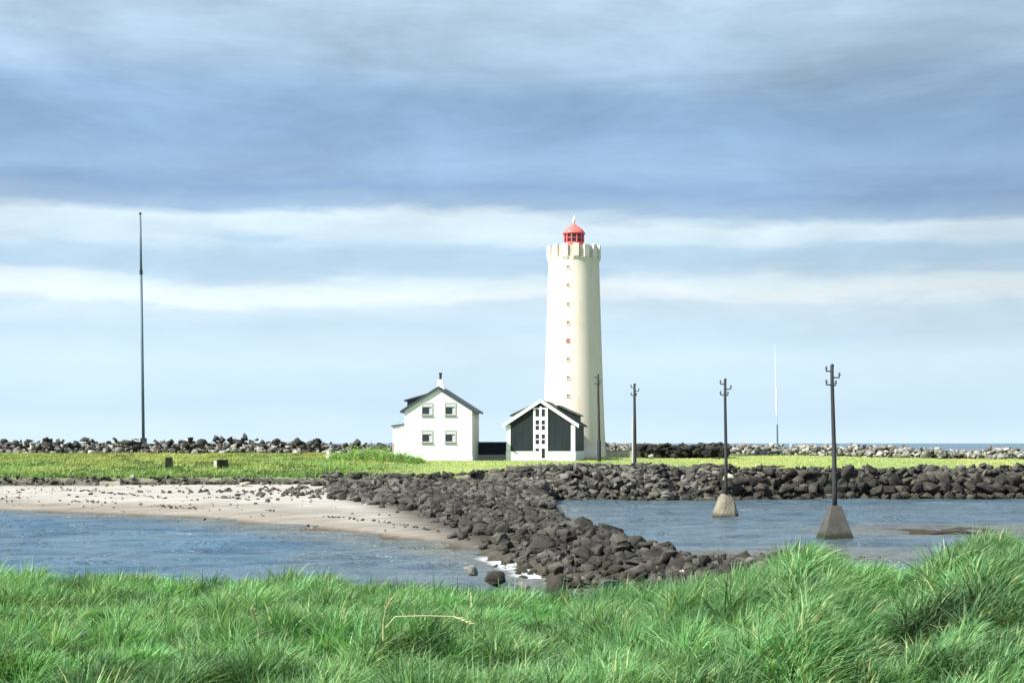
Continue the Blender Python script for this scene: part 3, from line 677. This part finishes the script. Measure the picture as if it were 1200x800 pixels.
def rock_round(seed, sub=2, planes=14, flat=0.8):
    r = random.Random(seed); bm = bmesh.new(); bmesh.ops.create_icosphere(bm, subdivisions=sub, radius=1)
    pl = []
    for _ in range(planes):
        n_ = Vector((r.gauss(0, 1), r.gauss(0, 1), r.gauss(0, 1))).normalized(); pl.append((n_, r.uniform(0.52, 0.85)))
    sx, sy, sz_ = r.uniform(0.9, 1.35), r.uniform(0.75, 1.05), r.uniform(0.6, 0.9)
    co = []
    for v in bm.verts:
        c = v.co.copy()
        for n_, d_ in pl:
            q = c.dot(n_)-d_
            if q > 0: c -= n_*q
        c *= 1+r.uniform(-0.018, 0.018)
        co.append((c.x*sx, c.y*sy, c.z*sz_))
    fs = [tuple(v.index for v in f_.verts) for f_ in bm.faces]; bm.free()
    return np.array(co, np.float32), np.array(fs, np.int32)
protos = []
for k in range(16):
    co, fs = rock_np(100+k, 3, 15); o = mesh_np('boulder', co, fs, M['rock'], None, False, link=False); protos.append(o.data); bpy.data.objects.remove(o)
def crest_x(Y): return float(np.interp(-Y, -CY, CX))
n_ind = 0
def boulder(x, y, z, s, label, group, rot=None, matl=None, squash=1.0):
    global n_ind
    o = bpy.data.objects.new('boulder', protos[random.randrange(16)]); COL.objects.link(o)
    if matl is not None: o.data = o.data.copy(); o.data.materials.clear(); o.data.materials.append(matl)
    o.location = (x, y, z); o.scale = (s, s, s*squash)
    o.rotation_euler = rot or (random.uniform(-.5, .5), random.uniform(-.5, .5), random.uniform(0, 6.28))
    tag(o, label, 'boulder', group); n_ind += 1; return o
# causeway: place by rejection so they pack but barely overlap
placed = []
def free(x, y, s, k=1.15):
    for (a, b2, c) in placed:
        if (x-a)**2+(y-b2)**2 < ((s+c)*k*0.72)**2: return False
    return True
tries = 0
while len(placed) < 190 and tries < 30000:
    tries += 1
    Yc = random.uniform(45.5, 88) if random.random() < 0.9 else random.uniform(88, 100); off = random.gauss(0, 1.15)
    if abs(off) > 2.7: continue
    x = crest_x(Yc)+off; s = (0.24+0.34*random.random()**1.5)*(1.0 if abs(off) > 1.6 else 1.15)*(0.78 if Yc < 53 else 1.0)
    if not free(x, Yc, s): continue
    placed.append((x, Yc, s)); g = gz(x, Yc)
    boulder(x, Yc, g+s*0.28, s, 'dark jagged boulder in the causeway between the two bays', 'boulders of the causeway across the bay')
# big boulders of the right hand sea wall, stacked up its slope
cnt = 0
for row, (yo, zz, smin, smax) in enumerate(((-5.3, 0.10, 0.42, 0.62), (-3.9, 0.72, 0.50, 0.8), (-2.6, 1.38, 0.5, 0.85), (-1.2, 2.05, 0.42, 0.72))):
    x = xat(838, 123)
    while x < 44.5 and cnt < 104:
        s = random.uniform(smin, smax); x += s*1.02
        y = float(grass_edge(x))+yo+random.uniform(-0.35, 0.35)
        boulder(x, y, zz+random.uniform(-0.18, 0.2), s, 'big grey boulder piled in the sea wall below the grass, right half', 'big boulders of the right hand sea wall', squash=random.uniform(0.85, 1.2)); cnt += 1
        x += s*0.62
# particular rocks
def special(px, py_b, Y, wpx, matl, label, z=None, sq=1.0, seed=3, grp=None):
    s = Y/F; x = xat(px, Y); random.seed(seed)
    base = EYE-(py_b-HZ)*s; r0 = wpx*s/2.1
    return boulder(x, Y, base+r0*0.5*sq, r0, label, grp, matl=matl, squash=sq)
M['rock_grey'] = rock_mat('grey_rock', False, (0.20, 0.21, 0.21), (0.27, 0.28, 0.28))
special(548, 681, 50, 27, M['rock_grey'], 'pointed grey boulder in the shallows at the near shore, left of the causeway', sq=1.25, seed=5)
special(578, 684, 48.5, 33, M['rock'], 'low dark rounded boulder beside the pointed grey one at the near shore', sq=0.8, seed=8)
special(612, 690, 47, 24, M['rock_grey'], 'low grey stone between the round dark boulder and the causeway', sq=0.7, seed=12)
special(651, 702, 45, 42, M['rock'], 'largest dark boulder at the near end of the causeway, touching the grass', sq=1.0, seed=9)
special(716, 690, 44, 40, M['rock_grey'], 'broad flat grey boulder half hidden by the near grass', sq=0.6, seed=15)
special(795, 681, 47, 30, M['rock_pale'], 'pale greenish white boulder at the right foot of the causeway', sq=0.8, seed=11)
special(893, 672, 42, 26, M['rock_grey'], 'flat grey stone against the right grass mound', sq=0.6, seed=19)
special(853, 562, 121, 17, M['rock_pale'], 'pale boulder in the sea wall just behind the mounded pole', sq=0.8, seed=21)
special(774, 549, 125, 10, M['rock_orange'], 'small rust orange rock at the grass edge', sq=0.7, seed=2)
special(763, 537, 158, 7, M['rock_pale'], 'small white stone on the grass before the shadow-dark bank', sq=1.2, seed=4)
special(288, 569, 117.5, 17, M['rock_pale'], 'pale stone at the top of the beach, right of the dark blocks', sq=0.6, seed=6)
for k, (px, py, wp, lb) in enumerate(((152, 587, 9, 'white stone on the sand below the mast'), (254, 608, 6, 'small pale stone at the water edge, mid beach'), (240, 609, 5, 'small dark stone at the water edge, mid beach'), (361, 616, 5, 'small dark stone at the water edge, right part of the beach'), (143, 599, 6, 'small white stone low on the sand'))):
    Yd = 1800*(EYE-0.35)/(py-HZ); special(px, py, Yd, wp, M['rock_pale'] if k in (0, 1, 4) else M['rock'], lb, sq=0.7, seed=30+k)
random.seed(77)

# the rest of the stones: one mass
P2 = [rock_np(200+k, 2, 13) for k in range(14)]
items = []   # x, y, z, s, tint
def tint(lo, hi, warm=0.0):
    v = lo+(hi-lo)*random.random()**1.8; return (v*(1.02+warm), v, v*(0.88-warm))
def add_rocks(n, fx, smin, smax, lo, hi, sink=0.25):
    for _ in range(n):
        r = fx()
        if r is None: continue
        x, y, dz = r; s = smin+(smax-smin)*random.random()**1.6
        items.append((x, y, dz, s, tint(lo, hi, random.uniform(-0.03, 0.05)), sink))
# fill in the causeway
add_rocks(2600, lambda: (lambda Yc, o_: (crest_x(Yc)+o_, Yc, 0.35*max(0, 1-abs(o_)/2)*random.random()))(random.uniform(45, 104), random.gauss(0, 1.4)), 0.12, 0.40, 0.016, 0.11)
add_rocks(130, lambda: (lambda Yc: (crest_x(Yc)-random.uniform(2.2, 4.6), Yc, 0))(random.uniform(46, 57)), 0.10, 0.34, 0.03, 0.14)
add_rocks(420, lambda: (random.gauss(7.8, 1.7), random.gauss(53.5, 3.2), 0), 0.08, 0.22, 0.025, 0.13)
# rocky shelf from the far bank to the causeway root
def shelf():
    u = random.random(); y = random.uniform(95, 121.5); xl = np.interp(y, [95, 102, 110, 122], [-8.5, -12, -13, -14]); xr = np.interp(y, [95, 110, 122], [-0.6, 1.2, 5.5])
    return (random.uniform(xl, xr), y, 0)
add_rocks(2000, shelf, 0.18, 0.60, 0.02, 0.13)
add_rocks(420, lambda: (random.uniform(-15, 4), random.uniform(117.5, 124.5), 0), 0.18, 0.5, 0.025, 0.15)
add_rocks(700, lambda: (random.uniform(-4, 2.2), random.uniform(86, 114), 0), 0.2, 0.5, 0.02, 0.13)
# sea wall, left (smaller) and right (between the big ones), plus beyond the frame
def seawall(x0, x1):
    def f_():
        x = random.uniform(x0, x1); u = random.random(); y = float(grass_edge(x))-6.0+6.2*u
        return (x, y, 0)
    return f_
add_rocks(1700, seawall(0, 17.5), 0.18, 0.60, 0.02, 0.20)
add_rocks(900, seawall(17, 46), 0.18, 0.50, 0.02, 0.15)
add_rocks(500, seawall(45, 85), 0.4, 0.8, 0.08, 0.25)
# seaweed edge stones along the beach top
add_rocks(520, lambda: (lambda x: (x, float(grass_edge(x))+random.gauss(-0.6, 0.5), 0))(random.uniform(-60, -9)), 0.10, 0.30, 0.02, 0.08)
add_rocks(90, lambda: (lambda x: (x, float(grass_edge(x))+random.gauss(-1.5, 0.9), 0))(random.uniform(-60, -9)), 0.10, 0.28, 0.15, 0.4)
# scattered stones and weed on the sand
add_rocks(260, lambda: (lambda x: (x, random.uniform(float(np.interp(x, WLx, WLy))+1, 118), 0))(random.uniform(-44, -5)), 0.05, 0.16, 0.05, 0.5)
add_rocks(170, lambda: (random.gauss(-13, 2.6), random.gauss(108, 3.5), 0), 0.12, 0.34, 0.04, 0.2)
add_rocks(60, lambda: (random.gauss(-20, 4), random.gauss(111, 1.2), 0), 0.10, 0.26, 0.04, 0.12)
for off_, n_w in ((4.5, 380), (11, 420)):               # wrack lines left by the tide
    def wrack(o=off_):
        x = random.uniform(-42, -3); y = float(np.interp(x, WLx, WLy))+o+random.gauss(0, 0.35)+3*float(vnoise(x, o, 0.25, 6)-0.5)
        return (x, y, 0) if vnoise(x, o, 0.5, 14) > 0.45 and y < 117 else None
    add_rocks(n_w, wrack, 0.04, 0.13, 0.015, 0.07, 0.1)
# shoal stones
add_rocks(300, lambda: (random.gauss(8.0, 1.9), random.gauss(55, 4.0), 0), 0.10, 0.36, 0.06, 0.22)
add_rocks(90, lambda: (random.gauss(11.5, 2.5), random.gauss(60, 3), 0), 0.08, 0.25, 0.06, 0.2)
add_rocks(60, lambda: (random.gauss(3.0, 2.4), random.gauss(47.5, 1.6), 0), 0.12, 0.40, 0.10, 0.30)
# rear bank: taller and jagged on the left, tinted as in shadow behind the pole, pale on the right
def rear(x0, x1, hgt):
    def f_():
        x = random.uniform(x0, x1); v = random.gauss(0, 0.38); y = float(rear_y(x))-1+v*4.2
        hh = hgt(x)*(0.75+0.5*float(vnoise(x, 0, 0.35, 5)))
        return (x, y, max(0, hh*(1-abs(v)*1.0))*random.uniform(0.15, 1.0))
    return f_
lh = lambda x: np.interp(x, [-75, -47, -33, -24, -14], [1.2, 1.3, 1.5, 1.25, 0.8])
add_rocks(3000, rear(-75, -14, lh), 0.20, 0.60, 0.06, 0.5)
add_rocks(190, lambda: (lambda x: (x, float(rear_y(x))-2+random.uniform(-1.2, 1.2), lh(x)*random.uniform(0.55, 1.3)))(random.uniform(-75, -14)), 0.25, 0.75, 0.015, 0.08)
add_rocks(500, rear(8, 19, lambda x: 1.1), 0.26, 0.55, 0.10, 0.40)
add_rocks(1500, rear(24, 75, lambda x: np.interp(x, [24, 38, 47, 55], [1.25, 1.15, 1.0, 0.9])), 0.22, 0.55, 0.12, 0.50)
# bank right of the lighthouse, its cast shadow put into the stones' dark tint
def shaded_bank():
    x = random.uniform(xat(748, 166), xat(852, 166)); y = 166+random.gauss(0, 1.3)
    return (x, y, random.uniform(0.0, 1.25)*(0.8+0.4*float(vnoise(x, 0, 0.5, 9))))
add_rocks(650, shaded_bank, 0.30, 0.62, 0.008, 0.03)
hx = np.array([i[0] for i in items]); hy = np.array([i[1] for i in items]); hh = H(hx, hy)
VC, FC, TC = [], [], []; nb_ = 0
rr = np.random.default_rng(5)
for i, (x, y, dz, s, tn, sink) in enumerate(items):
    if y < 118 and hh[i] < -0.75: continue
    co, fs = P2[i % 14]; a = rr.uniform(0, 6.28); b2 = rr.uniform(-0.6, 0.6); ca, sa, cb, sb = math.cos(a), math.sin(a), math.cos(b2), math.sin(b2)
    rx = np.array([[1, 0, 0], [0, cb, -sb], [0, sb, cb]]); rz_ = np.array([[ca, -sa, 0], [sa, ca, 0], [0, 0, 1]])
    v = (co*s)@(rz_@rx).T+np.array([x, y, hh[i]+dz+s*sink])
    VC.append(v); FC.append(fs+nb_); TC.append(np.tile(np.array(tn, np.float32), (len(co), 1))); nb_ += len(co)
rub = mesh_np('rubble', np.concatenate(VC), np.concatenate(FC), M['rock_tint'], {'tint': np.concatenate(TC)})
tag(rub, 'countless smaller stones of the sea walls, banks and shore', 'rubble', None, 'stuff')

# ------------------------------------------------------------------ grass
def blades(name, bx, by, bz, h, wd, az, lx, ly, curl, tint_, m, seg=3):
    n = len(bx); ts = np.linspace(0, 1, seg+1); wx, wy = np.cos(az)*wd/2, np.sin(az)*wd/2
    co = np.empty((n, (seg+1)*2, 3), np.float32); tn = np.empty((n, (seg+1)*2, 3), np.float32)
    for k, t_ in enumerate(ts):
        d_ = h*curl*t_**1.8; cx = bx+lx*d_; cy = by+ly*d_; cz = bz+h*(t_-0.42*curl*t_**2.2); ww = (1-t_**2.0*0.93)
        co[:, 2*k, 0] = cx-wx*ww; co[:, 2*k, 1] = cy-wy*ww; co[:, 2*k, 2] = cz
        co[:, 2*k+1, 0] = cx+wx*ww; co[:, 2*k+1, 1] = cy+wy*ww; co[:, 2*k+1, 2] = cz
        tn[:, 2*k] = tint_; tn[:, 2*k+1] = tint_
    base = (np.arange(n)*(seg+1)*2)[:, None, None]
    q = np.array([[2*k, 2*k+1, 2*k+3, 2*k+2] for k in range(seg)])[None]
    return mesh_np(name, co.reshape(-1, 3), (base+q).reshape(-1, 4), m, {'tint': tn.reshape(-1, 3)}, True)
g = np.random.default_rng(11)
def nearset(n):
    # spread so that blade density per picture area is about even: more per square metre close by
    Yb = 5.8+(23.0-5.8)*g.random(n*3)**0.9; Xb = (g.random(n*3)*2-1)*(Yb*0.36+0.8); return Xb[:n], Yb[:n]
NB = 430000
Xb, Yb = nearset(NB)
# gather blades into tussocks
tcx = g.uniform(-9.5, 9.5, 2600); tcy = g.uniform(5.5, 23.5, 2600); tr_ = g.uniform(0.14, 0.36, 2600); thh = g.uniform(0.65, 1.4, 2600)
cell = {}
for i in range(2600): cell.setdefault((int(tcx[i]//1), int(tcy[i]//1)), []).append(i)
near = np.zeros(NB, int); best = np.full(NB, 1e9)
ix = np.floor(Xb).astype(int); iy = np.floor(Yb).astype(int)
for ddx in (-1, 0, 1):
    for ddy in (-1, 0, 1):
        keys = (ix+ddx)*1000+(iy+ddy); order = np.argsort(keys, kind='stable'); ks = keys[order]; uq, st = np.unique(ks, return_index=True); en = np.append(st[1:], NB)
        for kq, a0, a1 in zip(uq, st, en):
            cx_ = int(np.floor((kq+500)/1000)); cy_ = kq-cx_*1000; lst = cell.get((cx_, cy_))
            if not lst: continue
            idx = order[a0:a1]
            for i in lst:
                dd = np.hypot(Xb[idx]-tcx[i], Yb[idx]-tcy[i])/tr_[i]; sel = dd < best[idx]; best[idx[sel]] = dd[sel]; near[idx[sel]] = i
inr = np.clip(1-best/1.15, 0, 1); keep = ((best < 1.25) | (g.random(NB) < 0.12))
Xb, Yb, near, inr, best = Xb[keep], Yb[keep], near[keep], inr[keep], best[keep]; n = len(Xb)
Zb = H(Xb, Yb)
hgt = (0.20+0.20*inr**0.7)*thh[near]*g.uniform(0.65, 1.05, n)*(0.50+0.9*fbm(Xb, Yb, 0.8, 50, 2))
ox, oy = (Xb-tcx[near]), (Yb-tcy[near]); on = np.hypot(ox, oy)+1e-4; rad = np.minimum(best, 1.2)
wind = 0.10+0.5*fbm(Xb, Yb, 0.35, 61, 2)+0.40*sstep(0, 4, Xb)
lx_ = ox/on*rad*1.0+wind+g.normal(0, 0.65, n); ly_ = oy/on*rad*1.0+g.normal(0, 0.65, n)-0.1
ln_ = np.hypot(lx_, ly_)+1e-6; lx_, ly_ = lx_/ln_, ly_/ln_
curl = np.clip(0.40+0.35*rad+g.normal(0, 0.18, n)+0.15*sstep(1, 5, Xb)+g.normal(0, 0.12, n), 0.05, 1.15)
az = g.uniform(0, math.pi, n)
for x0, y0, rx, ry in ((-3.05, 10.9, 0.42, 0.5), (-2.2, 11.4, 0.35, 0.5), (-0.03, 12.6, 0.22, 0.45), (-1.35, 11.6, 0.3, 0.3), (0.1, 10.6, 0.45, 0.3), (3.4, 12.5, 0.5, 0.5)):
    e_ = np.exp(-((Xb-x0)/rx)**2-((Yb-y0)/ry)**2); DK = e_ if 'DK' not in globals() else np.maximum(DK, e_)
wd = g.uniform(0.007, 0.018, n)*(0.7+Yb/22)
patch = fbm(Xb, Yb, 0.45, 71, 3)[:, None]; tt = g.random(n)[:, None]
A = np.array([0.045, 0.125, 0.035]); Bc = np.array([0.19, 0.38, 0.165]); Cc = np.array([0.44, 0.58, 0.31])
tnt = A+(Bc-A)*np.clip(patch*1.2+tt*0.5-0.2, 0, 1); tnt = tnt+(Cc-tnt)*np.clip(tt-0.72, 0, 1)*2.2
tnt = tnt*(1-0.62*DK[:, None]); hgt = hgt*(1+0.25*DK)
straw = (g.random(n) < 0.022+0.16*np.exp(-((Xb-2.15)/0.35)**2-((Yb-10.2)/1.0)**2))[:, None]
tuft = g.random(2600)[near][:, None]
tnt = tnt*(0.55+0.75*tuft**0.8)*(1+np.array([0.25, 0.0, 0.1])*(g.random(2600)[near][:, None]-0.5))
tnt = np.where(straw, np.array([0.50, 0.50, 0.24]), tnt)*g.uniform(0.8, 1.2, n)[:, None]
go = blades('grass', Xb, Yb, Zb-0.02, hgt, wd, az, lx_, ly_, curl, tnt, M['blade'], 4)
tag(go, 'thick windblown green grass covering the near bank', 'grass', None, 'stuff')

# far grass on the headland
n = 90000
xf = g.uniform(-62, 62, n*2); yf = g.uniform(119, 192, n*2); ed = gedge(xf, yf)
ok = (yf > ed-0.2+g.normal(0, 0.5, n*2)) & (yf < rear_y(xf)-0.5) & (np.abs(xf) < yf*0.36)
xf, yf = xf[ok], yf[ok]
front = np.exp(-np.maximum(yf-grass_edge(xf), 0)/8)
zf = H(xf, yf); n = len(xf); pt_ = fbm(xf, yf, 0.16, 80, 3)[:, None]; tt = g.random(n)[:, None]
lf = sstep(-4, -14, xf) if False else (1-sstep(-16, -4, xf))
lowr = fbm(xf, yf, 0.5, 90, 3)
hf = (0.10+0.26*g.random(n)*lowr*1.4)*(0.5+0.9*lf)
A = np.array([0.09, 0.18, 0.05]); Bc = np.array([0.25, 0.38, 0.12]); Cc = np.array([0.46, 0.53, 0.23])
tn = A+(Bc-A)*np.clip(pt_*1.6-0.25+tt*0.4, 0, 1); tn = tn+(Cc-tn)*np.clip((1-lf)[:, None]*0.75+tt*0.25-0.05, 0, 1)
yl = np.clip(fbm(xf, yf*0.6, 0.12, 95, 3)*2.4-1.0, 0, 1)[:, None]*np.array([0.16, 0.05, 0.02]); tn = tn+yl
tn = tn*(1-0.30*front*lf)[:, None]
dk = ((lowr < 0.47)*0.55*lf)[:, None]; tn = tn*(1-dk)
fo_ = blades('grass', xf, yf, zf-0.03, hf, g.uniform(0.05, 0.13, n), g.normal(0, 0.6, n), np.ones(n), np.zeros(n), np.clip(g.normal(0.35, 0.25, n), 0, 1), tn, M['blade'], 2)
tag(fo_, 'short yellow green grass covering the headland around the lighthouse', 'grass', None, 'stuff')

# leafy shrubs at the left of the house: each one a mound of leaf faces on stems
def shrub(px, py_b, Y, w_, h_, seed, label, colr=(0.23, 0.36, 0.13)):
    r = np.random.default_rng(seed); x = xat(px, Y); gz_ = gz(x, Y)
    root = empty('shrub', (x, Y, gz_)); tag(root, label, 'shrub', 'leafy plants left of the white house')
    n = 900; th_ = r.uniform(0, 2*math.pi, n); ph = np.arccos(r.uniform(0.0, 1, n)); rad = r.uniform(0.55, 1.05, n)
    lob = 1+0.22*np.sin(3*th_+seed)+0.15*np.sin(7*th_+2*seed)
    cx = np.sin(ph)*np.cos(th_)*w_/2*rad*lob; cy = np.sin(ph)*np.sin(th_)*w_/2.4*rad*lob; cz = np.cos(ph)*h_*rad*lob*0.9+0.02
    tnn = np.array(colr)*r.uniform(0.55, 1.9, n)[:, None]
    o = blades('foliage', cx, cy, cz, r.uniform(0.08, 0.2, n), r.uniform(0.06, 0.16, n), r.uniform(0, 3.14, n), np.cos(th_), np.sin(th_), r.uniform(0.2, 1.0, n), tnn, M['leaf'], 2)
    o.parent = root
    mb = MB()
    for k in range(9): a = r.uniform(0, 6.28); q = r.uniform(0.2, 0.8); mb.tube((0.05*math.cos(a), 0.05*math.sin(a), -0.1), (math.cos(a)*w_/2*q, math.sin(a)*w_/2.4*q, h_*0.75), 0.03, 0.012, 5)
    mb.build('stem', M['tan'], root)
shr = [(398, 541, 146, 2.3, 0.75, 'low leafy shrub farthest left of the white house'), (416, 542, 145, 2.2, 1.15, 'leafy pale green shrub second from the left beside the white house'), (436, 543, 145, 2.6, 1.25, 'tallest leafy shrub left of the white house'),
       (455, 544, 144, 2.2, 1.0, 'leafy shrub just left of the lean-to'), (473, 546, 143, 2.0, 0.75, 'low leafy shrub before the left corner of the white house'), (488, 547, 141, 1.7, 0.5, 'smallest leafy shrub, nearest the front of the white house')]
for k, (px, py, Y_q, w_, h_, lb) in enumerate(shr): shrub(px, py, Y_q, w_, h_*1.25, 300+k, lb)

# dry stalks standing out of the near grass
def stalk(pts, label):
    mb = MB()
    for i, (a, b2) in enumerate(zip(pts[:-1], pts[1:])): mb.tube(a, b2, 0.0055-0.0006*i, 0.005-0.0006*i, 6)
    # seed head
    p = Vector(pts[-1]); dirv = (p-Vector(pts[-2])).normalized()
    for k in range(7): q = p-dirv*0.02*k; mb.tube(q, q+dirv*0.03+Vector((0.02*(-1)**k, 0, 0.012)), 0.006, 0.002, 5)
    o = mb.build('dry_stalk', M['straw']); tag(o, label, 'dry stalk', 'dry stalks in the near grass')
M['straw'] = paint('dry_straw', (0.50, 0.48, 0.25), 0.7, 0.15, 8)
stalk([at(449, 750, 11.2), at(449, 730, 11.2), at(452, 714, 11.15), at(458, 702, 11.1)], 'upright straw coloured stalk in the near grass')
stalk([at(452, 735, 11.3), at(463, 722, 11.3), at(500, 721, 11.3), at(532, 722, 11.3), at(550, 730, 11.2)], 'straw coloured stalk bent flat to the right in the near grass')
stalk([at(305, 745, 11.4), at(302, 732, 11.3), at(295, 713, 11.2)], 'short straw coloured stalk leaning left in the near grass')
print('individual boulders', n_ind, 'rubble', len(items))
